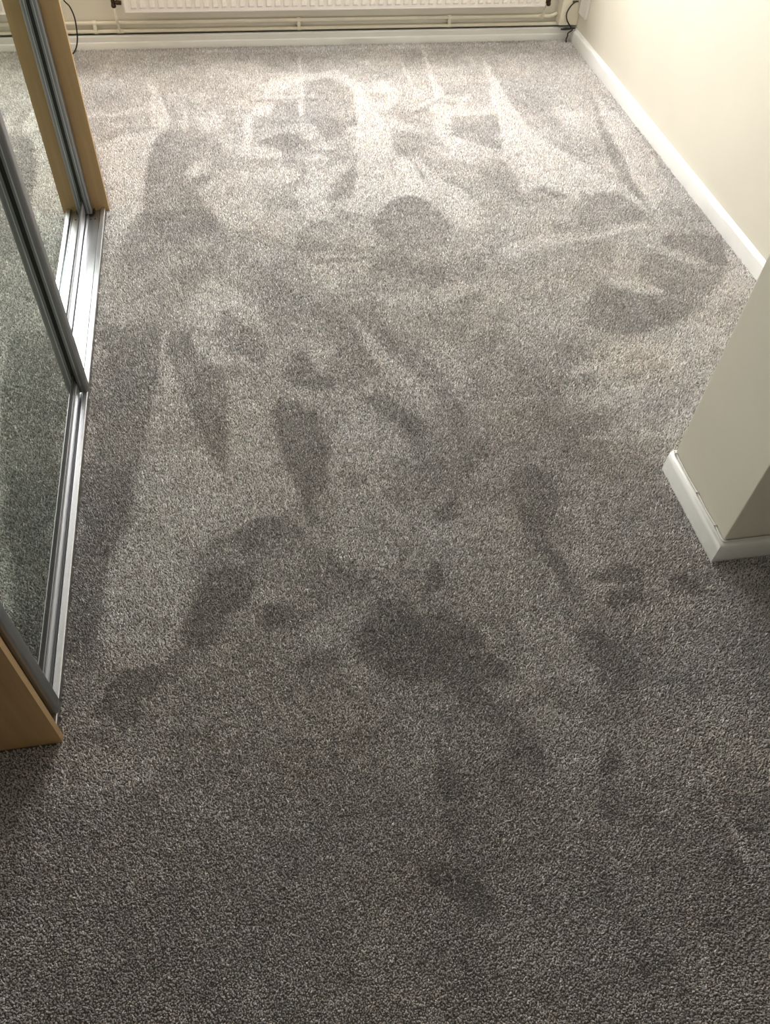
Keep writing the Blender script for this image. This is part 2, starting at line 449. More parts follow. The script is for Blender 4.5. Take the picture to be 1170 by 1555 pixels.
 (-0.14, 0.0044, [(1.632, 2.990), (1.601, 2.814), (1.534, 2.628), (1.563, 2.719), (1.596, 2.858)]),
 (-0.12, 0.0043, [(1.618, 2.799), (1.608, 2.702), (1.542, 2.575), (1.594, 2.703)]),
 (-0.15, 0.0055, [(1.243, 2.720), (1.297, 2.729), (1.300, 2.675), (1.240, 2.667)]),
 (0.16, 0.0111, [(1.356, 2.807), (1.423, 2.678), (1.447, 2.571), (1.465, 2.456), (1.439, 2.459), (1.397, 2.588), (1.310, 2.622), (1.277, 2.651)]),
 (-0.22, 0.0107, [(1.253, 2.601), (1.399, 2.614), (1.433, 2.534), (1.452, 2.457), (1.414, 2.413), (1.319, 2.398), (1.213, 2.385), (1.165, 2.401), (1.170, 2.496)]),
 (-0.30, 0.0064, [(1.434, 2.294), (1.471, 2.319), (1.647, 2.284), (1.638, 2.206), (1.602, 2.102), (1.557, 2.117), (1.488, 2.199), (1.429, 2.249)]),
 (0.15, 0.0135, [(1.636, 2.173), (1.664, 2.203), (1.672, 2.042), (1.613, 1.936), (1.492, 1.949), (1.572, 2.053)]),
 (0.12, 0.0132, [(-0.448, 2.594), (-0.398, 2.646), (-0.346, 2.701), (-0.373, 2.586), (-0.399, 2.478), (-0.408, 2.348), (-0.427, 2.288), (-0.445, 2.456)]),
 (-0.12, 0.0160, [(-0.322, 2.639), (-0.123, 2.650), (-0.066, 2.514), (-0.042, 2.389), (-0.077, 2.251), (-0.176, 2.225), (-0.246, 2.220), (-0.386, 2.321), (-0.399, 2.478), (-0.366, 2.600)]),
 (0.20, 0.0024, [(-0.329, 2.447), (-0.166, 2.404), (-0.162, 2.390), (-0.329, 2.436)]),
 (0.15, 0.0049, [(-0.253, 2.547), (-0.223, 2.579), (-0.216, 2.557), (-0.246, 2.518)]),
 (-0.12, 0.0088, [(-0.441, 2.025), (-0.405, 2.098), (-0.327, 2.169), (-0.246, 2.220), (-0.190, 2.226), (-0.198, 2.179), (-0.232, 2.194), (-0.293, 2.166), (-0.379, 2.095), (-0.421, 2.023)]),
 (0.22, 0.0026, [(-0.446, 1.994), (-0.410, 2.065), (-0.347, 2.131), (-0.280, 2.176), (-0.246, 2.190), (-0.242, 2.181), (-0.280, 2.164), (-0.346, 2.117), (-0.404, 2.057), (-0.439, 1.993)]),
 (0.15, 0.0043, [(-0.252, 2.115), (-0.225, 2.101), (-0.216, 2.055), (-0.239, 2.063)]),
 (-0.20, 0.0130, [(-0.450, 1.963), (-0.402, 2.021), (-0.291, 2.008), (-0.277, 1.912), (-0.279, 1.764), (-0.293, 1.630), (-0.319, 1.507), (-0.334, 1.445), (-0.445, 1.459), (-0.453, 1.694), (-0.407, 1.706), (-0.427, 1.879)]),
 (0.17, 0.0103, [(-0.269, 2.006), (-0.262, 2.005), (-0.246, 1.858), (-0.227, 1.711), (-0.187, 1.573), (-0.145, 1.428), (-0.312, 1.450), (-0.292, 1.586), (-0.279, 1.718), (-0.274, 1.861)]),
 (-0.24, 0.0089, [(-0.252, 1.961), (-0.194, 1.965), (-0.182, 1.891), (-0.145, 1.826), (-0.097, 1.752), (-0.092, 1.667), (-0.099, 1.562), (-0.108, 1.369), (-0.118, 1.378), (-0.175, 1.572), (-0.221, 1.729), (-0.246, 1.838)]),
 (0.25, 0.0114, [(-0.192, 2.086), (-0.149, 2.198), (-0.106, 2.229), (-0.079, 2.190), (-0.027, 2.125), (0.023, 2.039), (0.018, 1.973), (-0.022, 1.967), (-0.058, 2.048), (-0.099, 2.042), (-0.102, 1.955), (-0.142, 1.949), (-0.187, 1.996)]),
 (0.22, 0.0049, [(-0.187, 1.954), (-0.142, 1.928), (-0.087, 1.849), (-0.044, 1.814), (0.005, 1.788), (0.003, 1.759), (-0.035, 1.749), (-0.096, 1.781), (-0.145, 1.836), (-0.175, 1.890)]),
 (-0.20, 0.0109, [(-0.098, 2.053), (-0.048, 1.981), (0.002, 1.932), (0.042, 1.844), (0.005, 1.788), (-0.043, 1.824), (-0.091, 1.901), (-0.115, 1.967)]),
 (0.12, 0.0122, [(-0.085, 1.741), (-0.023, 1.734), (0.034, 1.670), (0.034, 1.589), (0.025, 1.406), (-0.100, 1.422), (-0.094, 1.605)]),
 (-0.28, 0.0103, [(0.086, 1.759), (0.112, 1.826), (0.139, 1.833), (0.145, 1.772), (0.178, 1.719), (0.214, 1.705), (0.201, 1.650), (0.140, 1.667), (0.086, 1.692), (0.058, 1.733)]),
 (-0.27, 0.0095, [(0.043, 1.624), (0.086, 1.627), (0.135, 1.568), (0.156, 1.487), (0.159, 1.389), (0.047, 1.403), (0.031, 1.478), (0.020, 1.564)]),
 (0.10, 0.0155, [(0.034, 2.408), (0.090, 2.362), (0.058, 2.237), (0.012, 2.305)]),
 (0.08, 0.0260, [(-0.123, 2.620), (-0.017, 2.581), (0.027, 2.548), (0.063, 2.405), (0.111, 2.269), (0.174, 2.463), (0.218, 2.588)]),
 (-0.24, 0.0132, [(0.445, 2.508), (0.528, 2.619), (0.604, 2.675), (0.661, 2.622), (0.703, 2.512), (0.719, 2.437), (0.671, 2.330), (0.585, 2.325), (0.478, 2.336), (0.464, 2.434)]),
 (-0.13, 0.0184, [(0.478, 2.336), (0.697, 2.341), (0.785, 2.251), (0.778, 2.161), (0.660, 2.111), (0.544, 2.123), (0.454, 2.195), (0.396, 2.201), (0.425, 2.288)]),
 (0.16, 0.0023, [(0.255, 2.312), (0.412, 2.303), (0.409, 2.287), (0.253, 2.295)]),
 (-0.22, 0.0045, [(0.200, 2.285), (0.268, 2.291), (0.393, 2.281), (0.257, 2.266), (0.226, 2.251)]),
 (0.10, 0.0120, [(0.160, 2.251), (0.257, 2.266), (0.398, 2.265), (0.388, 2.152), (0.238, 2.168)]),
 (0.16, 0.0022, [(0.167, 2.176), (0.382, 2.159), (0.379, 2.143), (0.166, 2.164)]),
 (-0.14, 0.0033, [(0.258, 2.154), (0.379, 2.141), (0.369, 2.124)]),
 (-0.20, 0.0126, [(0.163, 2.355), (0.208, 2.431), (0.282, 2.410), (0.281, 2.343), (0.203, 2.311)]),
 (0.14, 0.0117, [(0.391, 2.079), (0.539, 2.099), (0.677, 2.121), (0.741, 2.077), (0.658, 2.038), (0.521, 2.007), (0.425, 2.029)]),
 (-0.17, 0.0088, [(0.631, 2.018), (0.697, 2.046), (0.749, 2.077), (0.709, 2.009), (0.664, 2.002)]),
 (-0.20, 0.0108, [(0.293, 2.043), (0.375, 2.069), (0.423, 2.017), (0.394, 1.931), (0.433, 1.840), (0.483, 1.752), (0.519, 1.668), (0.487, 1.643), (0.429, 1.679), (0.386, 1.804), (0.333, 1.894)]),
 (0.20, 0.0078, [(0.295, 2.009), (0.325, 1.928), (0.365, 1.838), (0.398, 1.722), (0.445, 1.630), (0.456, 1.555), (0.417, 1.550), (0.384, 1.646), (0.343, 1.709), (0.327, 1.811), (0.306, 1.897)]),
 (-0.12, 0.0137, [(0.238, 2.108), (0.280, 2.103), (0.295, 2.009), (0.320, 1.812), (0.343, 1.709), (0.295, 1.734), (0.235, 1.822), (0.191, 1.954), (0.172, 2.023)]),
 (0.18, 0.0106, [(0.131, 1.896), (0.175, 1.870), (0.222, 1.823), (0.187, 1.747), (0.148, 1.742), (0.143, 1.822)]),
 (0.13, 0.0150, [(0.022, 1.847), (0.078, 1.820), (0.065, 1.742), (0.122, 1.678), (0.255, 1.634), (0.269, 1.605), (0.298, 1.512), (0.226, 1.437), (0.178, 1.527), (0.150, 1.592), (0.081, 1.646), (0.010, 1.683)]),
 (-0.28, 0.0097, [(0.272, 1.623), (0.342, 1.624), (0.378, 1.546), (0.437, 1.495), (0.409, 1.447), (0.364, 1.470), (0.316, 1.545)]),
 (0.10, 0.0141, [(0.161, 1.389), (0.179, 1.485), (0.255, 1.553), (0.309, 1.502), (0.370, 1.435), (0.356, 1.363)]),
 (-0.10, 0.0111, [(0.526, 1.960), (0.640, 1.903), (0.625, 1.839), (0.546, 1.859)]),
 (-0.16, 0.0083, [(0.687, 1.864), (0.731, 1.870), (0.728, 1.806), (0.703, 1.788)]),
 (-0.15, 0.0080, [(0.619, 1.756), (0.668, 1.761), (0.642, 1.713)]),
 (0.12, 0.0105, [(0.504, 1.853), (0.566, 1.762), (0.602, 1.630), (0.576, 1.633), (0.544, 1.724)]),
 (-0.14, 0.0123, [(0.470, 1.627), (0.510, 1.631), (0.550, 1.525), (0.530, 1.440), (0.491, 1.403), (0.492, 1.488)]),
 (-0.08, 0.0144, [(0.521, 1.399), (0.638, 1.470), (0.731, 1.548), (0.665, 1.323), (0.519, 1.342)]),
 (0.22, 0.0062, [(0.830, 2.280), (1.015, 2.365), (1.251, 2.356), (1.455, 2.402), (1.425, 2.368), (1.239, 2.322), (1.033, 2.293), (0.856, 2.230)]),
 (-0.12, 0.0131, [(1.074, 2.221), (1.220, 2.317), (1.274, 2.283), (1.215, 2.167), (1.160, 2.146), (1.123, 2.176)]),
 (0.12, 0.0126, [(1.145, 2.059), (1.207, 2.103), (1.280, 2.044), (1.333, 2.001), (1.308, 1.979), (1.231, 2.000)]),
 (-0.25, 0.0125, [(1.038, 1.949), (1.121, 2.036), (1.195, 2.028), (1.264, 1.984), (1.328, 1.990), (1.273, 2.109), (1.323, 2.196), (1.407, 2.201), (1.484, 2.112), (1.560, 2.065), (1.537, 2.017), (1.445, 1.952), (1.346, 1.869), (1.284, 1.830), (1.237, 1.824), (1.132, 1.781), (1.059, 1.800), (1.022, 1.860)]),
 (-0.18, 0.0110, [(0.897, 1.765), (0.969, 1.767), (0.975, 1.725), (0.952, 1.676), (0.912, 1.681), (0.871, 1.726)]),
 (0.25, 0.0041, [(0.895, 1.653), (0.952, 1.676), (1.046, 1.706), (1.161, 1.745), (1.162, 1.729), (1.046, 1.685), (0.972, 1.654), (0.899, 1.623)]),
 (0.12, 0.0167, [(0.979, 1.714), (1.181, 1.775), (1.299, 1.828), (1.392, 1.887), (1.523, 1.968), (1.382, 1.666), (1.252, 1.522), (1.112, 1.357), (0.878, 1.387), (0.958, 1.429), (0.888, 1.492), (0.900, 1.565), (0.936, 1.551)]),
 (0.15, 0.0081, [(0.913, 1.526), (1.000, 1.543), (1.123, 1.596), (1.256, 1.660), (1.257, 1.645), (1.120, 1.572), (0.990, 1.516), (0.909, 1.494)]),
 (-0.24, 0.0080, [(0.922, 1.630), (0.948, 1.627), (0.955, 1.587), (0.926, 1.562), (0.916, 1.591)]),
 (-0.12, 0.0082, [(0.958, 1.577), (1.067, 1.612), (1.180, 1.649), (1.155, 1.622), (1.040, 1.576), (0.961, 1.548)]),
 (-0.12, 0.0108, [(1.044, 1.482), (1.173, 1.531), (1.285, 1.596), (1.238, 1.523), (1.168, 1.457), (1.065, 1.452)]),
 (0.17, 0.0037, [(0.855, 1.394), (1.066, 1.372), (1.112, 1.357), (1.058, 1.352), (0.872, 1.371)]),
 (-0.12, 0.0155, [(0.751, 1.720), (0.871, 1.726), (0.880, 1.625), (0.804, 1.493), (0.776, 1.309), (0.710, 1.460), (0.765, 1.581)]),
 (-0.12, 0.0124, [(0.809, 1.511), (0.883, 1.474), (0.918, 1.426), (0.829, 1.393), (0.847, 1.300), (0.764, 1.310)]),
 (-0.40, 0.0109, [(-0.457, 1.458), (-0.322, 1.440), (-0.340, 1.316), (-0.372, 1.203), (-0.395, 1.067), (-0.404, 0.963), (-0.424, 0.911), (-0.456, 0.916), (-0.459, 1.088), (-0.458, 1.282)]),
 (0.25, 0.0173, [(-0.300, 1.469), (-0.154, 1.450), (-0.112, 1.359), (-0.100, 1.443), (0.028, 1.427), (0.057, 1.360), (0.069, 1.261), (0.011, 1.219), (-0.044, 1.212), (-0.098, 1.185), (-0.151, 1.172), (-0.204, 1.114), (-0.205, 1.022), (-0.225, 0.937), (-0.253, 0.860), (-0.367, 0.876), (-0.399, 0.962), (-0.373, 1.106), (-0.333, 1.265), (-0.315, 1.409)]),
 (-0.23, 0.0085, [(-0.151, 1.179), (-0.119, 1.181), (-0.132, 1.130), (-0.152, 1.146)]),
 (-0.16, 0.0085, [(-0.203, 1.153), (-0.172, 1.149), (-0.178, 1.117), (-0.198, 1.126)]),
 (-0.42, 0.0121, [(-0.164, 1.077), (-0.112, 1.102), (-0.062, 1.082), (-0.055, 1.037), (-0.069, 0.984), (-0.128, 0.963), (-0.150, 0.893), (-0.183, 0.887), (-0.225, 0.926), (-0.206, 0.963), (-0.185, 1.013)]),
 (-0.28, 0.0106, [(-0.109, 1.180), (-0.054, 1.221), (0.011, 1.219), (0.071, 1.169), (0.047, 1.145), (-0.015, 1.167), (-0.060, 1.120), (-0.090, 1.137)]),
 (-0.23, 0.0099, [(-0.039, 0.980), (0.020, 0.972), (0.061, 0.936), (0.023, 0.902), (-0.063, 0.914), (-0.047, 0.946)]),
 (0.28, 0.0014, [(-0.203, 0.836), (-0.134, 0.826), (-0.061, 0.808), (-0.007, 0.787), (-0.062, 0.802), (-0.134, 0.821), (-0.203, 0.832)]),
 (-0.34, 0.0111, [(0.041, 1.401), (0.152, 1.387), (0.128, 1.305), (0.089, 1.258), (0.101, 1.172), (0.076, 1.189), (0.064, 1.284)]),
 (-0.23, 0.0102, [(0.113, 1.096), (0.156, 1.026), (0.203, 0.994), (0.179, 0.973), (0.133, 1.004), (0.098, 1.059)]),
 (-0.23, 0.0090, [(0.204, 1.364), (0.244, 1.320), (0.227, 1.284), (0.201, 1.303)]),
 (-0.22, 0.0110, [(0.271, 1.278), (0.319, 1.287), (0.332, 1.233), (0.306, 1.215), (0.276, 1.241)]),
 (-0.31, 0.0110, [(0.384, 1.212), (0.441, 1.234), (0.459, 1.187), (0.430, 1.162), (0.381, 1.169)]),
 (-0.23, 0.0116, [(0.480, 1.328), (0.512, 1.364), (0.540, 1.328), (0.496, 1.295)]),
 (0.12, 0.0216, [(0.176, 1.507), (0.355, 1.485), (0.337, 1.323), (0.427, 1.250), (0.571, 1.179), (0.602, 1.104), (0.539, 0.886), (0.403, 0.905), (0.379, 1.033), (0.218, 1.024), (0.146, 1.066), (0.122, 1.169), (0.156, 1.347)]),
 (-0.31, 0.0082, [(0.348, 1.037), (0.374, 1.008), (0.356, 0.973), (0.304, 0.949), (0.322, 0.990)]),
 (-0.31, 0.0117, [(0.208, 0.957), (0.278, 0.947), (0.295, 0.903), (0.360, 0.899), (0.393, 0.865), (0.422, 0.816), (0.427, 0.776), (0.462, 0.760), (0.456, 0.718), (0.356, 0.707), (0.203, 0.756), (0.138, 0.829), (0.156, 0.882), (0.192, 0.923)]),
 (-0.23, 0.0099, [(-0.041, 0.986), (0.035, 0.946), (0.003, 0.916), (-0.046, 0.912)]),
 (-0.23, 0.0115, [(0.044, 0.843), (0.103, 0.856), (0.116, 0.811), (0.057, 0.793), (0.002, 0.806)]),
 (-0.19, 0.0060, [(0.075, 0.988), (0.100, 0.948), (0.092, 0.926), (0.076, 0.958)]),
 (0.22, 0.0029, [(0.093, 0.932), (0.132, 0.926), (0.171, 0.950), (0.198, 0.958), (0.153, 0.929), (0.116, 0.917)]),
 (0.26, 0.0059, [(0.412, 0.857), (0.442, 0.835), (0.434, 0.786), (0.419, 0.783), (0.423, 0.821)]),
 (0.11, 0.0115, [(0.032, 0.912), (0.114, 0.900), (0.148, 0.828), (0.202, 0.750), (0.109, 0.759), (0.105, 0.834), (0.046, 0.865)]),
 (-0.31, 0.0110, [(0.603, 1.289), (0.658, 1.313), (0.719, 1.273), (0.706, 1.176), (0.646, 1.077), (0.665, 0.993), (0.681, 0.927), (0.650, 0.882), (0.633, 0.946), (0.613, 1.040), (0.596, 1.140), (0.592, 1.228)]),
 (-0.37, 0.0065, [(0.707, 0.946), (0.764, 0.973), (0.836, 0.943), (0.827, 0.919), (0.756, 0.923), (0.730, 0.926)]),
 (-0.37, 0.0064, [(0.745, 0.906), (0.824, 0.913), (0.816, 0.864), (0.768, 0.853), (0.726, 0.853), (0.722, 0.872)]),
 (-0.34, 0.0066, [(0.890, 0.923), (0.956, 0.920), (0.969, 0.861), (0.925, 0.861), (0.883, 0.892)]),
 (0.22, 0.0024, [(0.751, 0.923), (0.806, 0.922), (0.819, 0.914), (0.757, 0.910)]),
 (-0.25, 0.0121, [(0.626, 0.826), (0.677, 0.807), (0.711, 0.757), (0.726, 0.689), (0.708, 0.655), (0.647, 0.664), (0.640, 0.729), (0.617, 0.782)]),
 (0.11, 0.0160, [(0.505, 0.891), (0.592, 0.902), (0.628, 0.814), (0.638, 0.723), (0.637, 0.665), (0.459, 0.692), (0.501, 0.804)]),
 (-0.34, 0.0077, [(-0.367, 0.838), (-0.332, 0.853), (-0.296, 0.864), (-0.259, 0.843), (-0.268, 0.798), (-0.312, 0.779), (-0.294, 0.747), (-0.336, 0.720), (-0.364, 0.758), (-0.407, 0.769), (-0.370, 0.803)]),
 (-0.23, 0.0076, [(-0.439, 0.736), (-0.362, 0.729), (-0.344, 0.712), (-0.378, 0.708), (-0.430, 0.721)]),
 (0.23, 0.0028, [(-0.394, 0.697), (-0.309, 0.682), (-0.233, 0.668), (-0.309, 0.677), (-0.394, 0.692)]),
 (0.31, 0.0056, [(-0.468, 0.633), (-0.382, 0.624), (-0.291, 0.619), (-0.221, 0.606), (-0.291, 0.610), (-0.381, 0.611), (-0.458, 0.619)]),
 (0.09, 0.0112, [(-0.454, 0.706), (-0.395, 0.706), (-0.241, 0.620), (-0.266, 0.615), (-0.390, 0.625), (-0.463, 0.628)]),
 (-0.19, 0.0093, [(-0.250, 0.703), (-0.181, 0.697), (-0.155, 0.670), (-0.216, 0.674)]),
 (0.16, 0.0056, [(-0.237, 0.715), (-0.180, 0.716), (-0.100, 0.718), (-0.180, 0.706)]),
 (-0.22, 0.0089, [(0.266, 0.578), (0.300, 0.568), (0.298, 0.519), (0.278, 0.471), (0.289, 0.427), (0.266, 0.399), (0.256, 0.432), (0.247, 0.509)]),
 (-0.39, 0.0105, [(0.195, 0.379), (0.244, 0.379), (0.289, 0.356), (0.316, 0.318), (0.314, 0.293), (0.280, 0.287), (0.247, 0.318), (0.213, 0.346)]),
 (-0.19, 0.0094, [(0.337, 0.708), (0.386, 0.711), (0.418, 0.670), (0.424, 0.620), (0.377, 0.637), (0.337, 0.668)]),
 (-0.19, 0.0091, [(0.106, 0.668), (0.156, 0.641), (0.162, 0.622), (0.124, 0.609), (0.101, 0.635)]),
 (0.11, 0.0145, [(0.190, 0.680), (0.248, 0.646), (0.261, 0.574), (0.260, 0.486), (0.180, 0.520), (0.174, 0.587)]),
 (-0.42, 0.0057, [(0.562, 0.505), (0.593, 0.542), (0.625, 0.551), (0.630, 0.527), (0.606, 0.498), (0.568, 0.495)]),
 (-0.23, 0.0074, [(0.562, 0.478), (0.593, 0.465), (0.603, 0.428), (0.591, 0.397), (0.553, 0.402), (0.549, 0.441)]),
 (0.22, 0.0028, [(0.620, 0.562), (0.628, 0.546), (0.644, 0.502), (0.655, 0.482), (0.640, 0.489), (0.622, 0.528)]),
 (-0.19, 0.0112, [(0.433, 0.668), (0.446, 0.646), (0.466, 0.566), (0.498, 0.506), (0.458, 0.494), (0.398, 0.539)]),
 (0.12, 0.0113, [(0.475, 0.662), (0.609, 0.612), (0.610, 0.563), (0.561, 0.515), (0.510, 0.486), (0.469, 0.547)]),
 (0.25, 0.0058, [(0.768, 0.492), (0.780, 0.445), (0.793, 0.390), (0.801, 0.331), (0.801, 0.287), (0.791, 0.292), (0.783, 0.350), (0.774, 0.410), (0.766, 0.465)]),
 (-0.34, 0.0029, [(0.787, 0.546), (0.806, 0.524), (0.813, 0.494), (0.798, 0.506)]),
 (-0.19, 0.0118, [(0.791, 0.408), (0.891, 0.410), (0.841, 0.312), (0.804, 0.338)]),
 (-0.25, 0.0096, [(0.768, 0.320), (0.786, 0.301), (0.782, 0.274), (0.741, 0.300)]),
 (-0.16, 0.0094, [(0.638, 0.414), (0.679, 0.383), (0.690, 0.344), (0.653, 0.362), (0.600, 0.387)]),
 (-0.31, 0.0015, [(0.774, 0.712), (0.778, 0.713), (0.787, 0.651), (0.783, 0.650)]),
 (-0.31, 0.0015, [(0.832, 0.676), (0.837, 0.677), (0.845, 0.617), (0.841, 0.615)]),
 (-0.34, 0.0015, [(0.792, 0.562), (0.797, 0.565), (0.812, 0.481), (0.806, 0.479)]),
 (-0.28, 0.0015, [(0.756, 0.629), (0.761, 0.631), (0.765, 0.612), (0.760, 0.611)]),
 (-0.23, 0.0108, [(0.531, 0.180), (0.593, 0.181), (0.556, 0.151), (0.530, 0.160)]),
 (-0.20, 0.0056, [(0.656, 0.213), (0.725, 0.223), (0.729, 0.206), (0.661, 0.196)]),
]


GX0, GX1, GY0, GY1, GS = -1.10, 2.12, -.52, 4.05, .005
gx = np.arange(GX0, GX1, GS)
gy = np.arange(GY0, GY1, GS)


def fbm(shape, cells, octaves, seed):
    """smooth value noise on a raster; cells = size of the largest features in samples"""
    r = np.random.default_rng(seed)
    out = np.zeros(shape)
    amp, tot = 1.0, 0.0
    for k in range(octaves):
        c = max(2.0, cells / 2 ** k)
        ny, nx = int(shape[0] / c) + 3, int(shape[1] / c) + 3
        g = r.normal(0, 1, (ny, nx))
        yy = np.arange(shape[0]) / c
        xx = np.arange(shape[1]) / c
        yi, xi = yy.astype(int), xx.astype(int)
        fy, fx = yy - yi, xx - xi
        fy = (fy * fy * (3 - 2 * fy))[:, None]
        fx = (fx * fx * (3 - 2 * fx))[None, :]
        a = g[yi][:, xi]; b = g[yi][:, xi + 1]; c2 = g[yi + 1][:, xi]; d = g[yi + 1][:, xi + 1]
        out += amp * ((a * (1 - fx) + b * fx) * (1 - fy) + (c2 * (1 - fx) + d * fx) * fy)
        tot += amp * amp
        amp *= .55
    return out / math.sqrt(tot)


shape = (len(gy), len(gx))
PXX, PYY = np.meshgrid(gx, gy)
WX = PXX + .0030 * fbm(shape, 10, 2, 1) + .0035 * fbm(shape, 34, 2, 21)     # ragged edges where the pile falls one way or the other
WY = PYY + .0045 * fbm(shape, 10, 2, 2) + .0045 * fbm(shape, 34, 2, 22)
lay = .065 * fbm(shape, 30, 3, 3) + .045 * fbm(shape, 9, 2, 4)


def streaks(angle, along, across, seed):
    """noise drawn out along one direction, as left by the strokes of the cleaner"""
    g = fbm((700, 700), 10, 2, seed)
    u = (WX * math.cos(angle) + WY * math.sin(angle)) / along * 10
    v = (-WX * math.sin(angle) + WY * math.cos(angle)) / across * 10
    u, v = u % 690, v % 690
    ui, vi = u.astype(int), v.astype(int)
    fu, fv = u - ui, v - vi
    return (g[vi, ui] * (1 - fu) + g[vi, ui + 1] * fu) * (1 - fv) + (g[vi + 1, ui] * (1 - fu) + g[vi + 1, ui + 1] * fu) * fv


mixer = fbm(shape, 120, 2, 31)
lay += .036 * streaks(math.radians(-64), .55, .06, 32) * np.clip(.6 + .6 * mixer, 0, 1.2)
lay += .030 * streaks(math.radians(12), .40, .05, 33) * np.clip(.5 - .6 * mixer, 0, 1.2)
for delta, feather, poly in MARKS:
    P = np.array(poly)
    m = feather * 1.5 + .02
    ix0, ix1 = np.searchsorted(gx, [P[:, 0].min() - m, P[:, 0].max() + m])
    iy0, iy1 = np.searchsorted(gy, [P[:, 1].min() - m, P[:, 1].max() + m])
    if ix1 <= ix0 or iy1 <= iy0:
        continue
    x = WX[iy0:iy1, ix0:ix1]
    y = WY[iy0:iy1, ix0:ix1]
    inside = np.zeros(x.shape, bool)
    d2 = np.full(x.shape, 1e9)
    for (ax, ay), (bx, by) in zip(P, np.roll(P, -1, axis=0)):
        ex, ey = bx - ax, by - ay
        t = np.clip(((x - ax) * ex + (y - ay) * ey) / (ex * ex + ey * ey + 1e-12), 0, 1)
        d2 = np.minimum(d2, (x - ax - t * ex) ** 2 + (y - ay - t * ey) ** 2)
        cross = ((ay > y) != (by > y)) & (x < ex * (y - ay) / (ey if abs(ey) > 1e-9 else 1e-9) + ax)
        inside ^= cross
    s = np.where(inside, np.sqrt(d2), -np.sqrt(d2)) / feather
    s = np.clip(s * .5 + .5, 0, 1)
    lay[iy0:iy1, ix0:ix1] += delta * s * s * (3 - 2 * s)
lay *= 1.2
lay = np.where(lay > 0, .36 * np.tanh(lay / .36), .60 * np.tanh(lay / .60))
hue = fbm(shape, 40, 3, 5)

# tuft rows: x0, x1, y0, y1, spacing
rects = [(-.455, 1.664, 1.55, 4.025, .0037), (-.455, 1.35, .716, 1.55, .0033), (-.80, 1.35, -.15, .716, .0033), (-.80, -.455, 2.672, 4.025, .0037), (-.95, -.80, 2.672, 4.025, .006),
         (1.35, 2.1, -.15, 1.55, .005), (-1.05, 2.1, -.50, -.15, .005), (-1.05, -.80, -.15, .716, .005)]
xs, ys, ts = [], [], []
for x0, x1, y0, y1, TS in rects:
    a, b = np.meshgrid(np.arange(x0, x1, TS), np.arange(y0, y1, TS))
    a = a + (np.arange(a.shape[0]) % 2)[:, None] * TS * .5
    xs.append(a.ravel()); ys.append(b.ravel()); ts.append(np.full(a.size, TS))
tx = np.concatenate(xs); ty = np.concatenate(ys); TS = np.concatenate(ts)
n = len(tx)
tx = tx + rng.normal(0, .28, n) * TS
ty = ty + rng.normal(0, .28, n) * TS
keep = ~((tx > PX - .017) & (ty > PY0 - .017) & (ty < PY1 + .017))           # under the projecting wall
keep &= ~((tx < -.4575) & (ty > WN - .001) & (ty < WF + .020))                 # under the wardrobe
keep &= ~((tx > XR - .017) & (ty > PY0)) & (ty < 4.026)
tx, ty, TS = tx[keep], ty[keep], TS[keep]
n = len(tx)
iy = np.clip(((ty - GY0) / GS).astype(int), 0, shape[0] - 1)
ix = np.clip(((tx - GX0) / GS).astype(int), 0, shape[1] - 1)
tl = lay[iy, ix]
th = hue[iy, ix]
fleck = rng.normal(0, 1, n)
val = np.exp(tl + .22 * fleck + .25 * (rng.random(n) < .05))
base = np.array((.59, .562, .55))
tint = 1 + np.stack([.010 * th, 0 * th, -.012 * th], 1) + rng.normal(0, .02, (n, 3))
colr = np.clip(base[None] * val[:, None] * tint, 0, .95)
ang = rng.random(n) * 2 * math.pi
rad = TS * (.62 + .18 * rng.random(n))
hgt = .0068 + .0022 * rng.normal(0, 1, n).clip(-2, 2)
V = np.zeros((n, 4, 3))
for k in range(3):
    V[:, k, 0] = tx + rad * np.cos(ang + k * 2.0944)
    V[:, k, 1] = ty + rad * np.sin(ang + k * 2.0944)
    V[:, k, 2] = -.0055
lx = rng.normal(0, .0016, n)
ly = rng.normal(0, .0016, n) + 0.0 * tl
V[:, 3, 0] = tx + lx
V[:, 3, 1] = ty + ly
V[:, 3, 2] = -.0055 + hgt
me = bpy.data.meshes.new('carpet_pile')
me.vertices.add(n * 4)
me.vertices.foreach_set('co', V.astype(np.float32).ravel())
F = np.array([[0, 1, 3], [1, 2, 3], [2, 0, 3]])[None] + 4 * np.arange(n)[:, None, None]
F = F.reshape(-1, 3)
me.loops.add(F.size)
me.loops.foreach_set('vertex_index', F.astype(np.int32).ravel())
me.polygons.add(len(F))
me.polygons.foreach_set('loop_start', (3 * np.arange(len(F))).astype(np.int32))
at = me.attributes.new('yarn', 'FLOAT_COLOR', 'POINT')
c4 = np.ones((n, 4, 4), np.float32)
c4[:, :, :3] = colr[:, None, :]
at.data.foreach_set('color', c4.ravel())
me.update(calc_edges=True)
floor = struct(box('floor', (XL - .1, XH + .1, YF - .1, YB + .12, -.06, -.0045), 'backing'), 'grey-brown carpeted floor streaked with pale vacuum marks')
pile = link('carpet_pile', me, 'carpet', floor)
pile['kind'] = 'stuff'
pile['label'] = 'short grey-brown carpet pile brushed into light and dark patches'
print('tufts', n)

# ------------------------------------------------------------------ wardrobe
wr = tag(empty('sliding_wardrobe', (-.62, 1.69, 0)), 'beech-effect wardrobe carcass with silver double floor track', 'wardrobe')


def wpart(name, ext, material, bevel=0.0):
    return adopt(box(name, ext, material, None, bevel), wr)


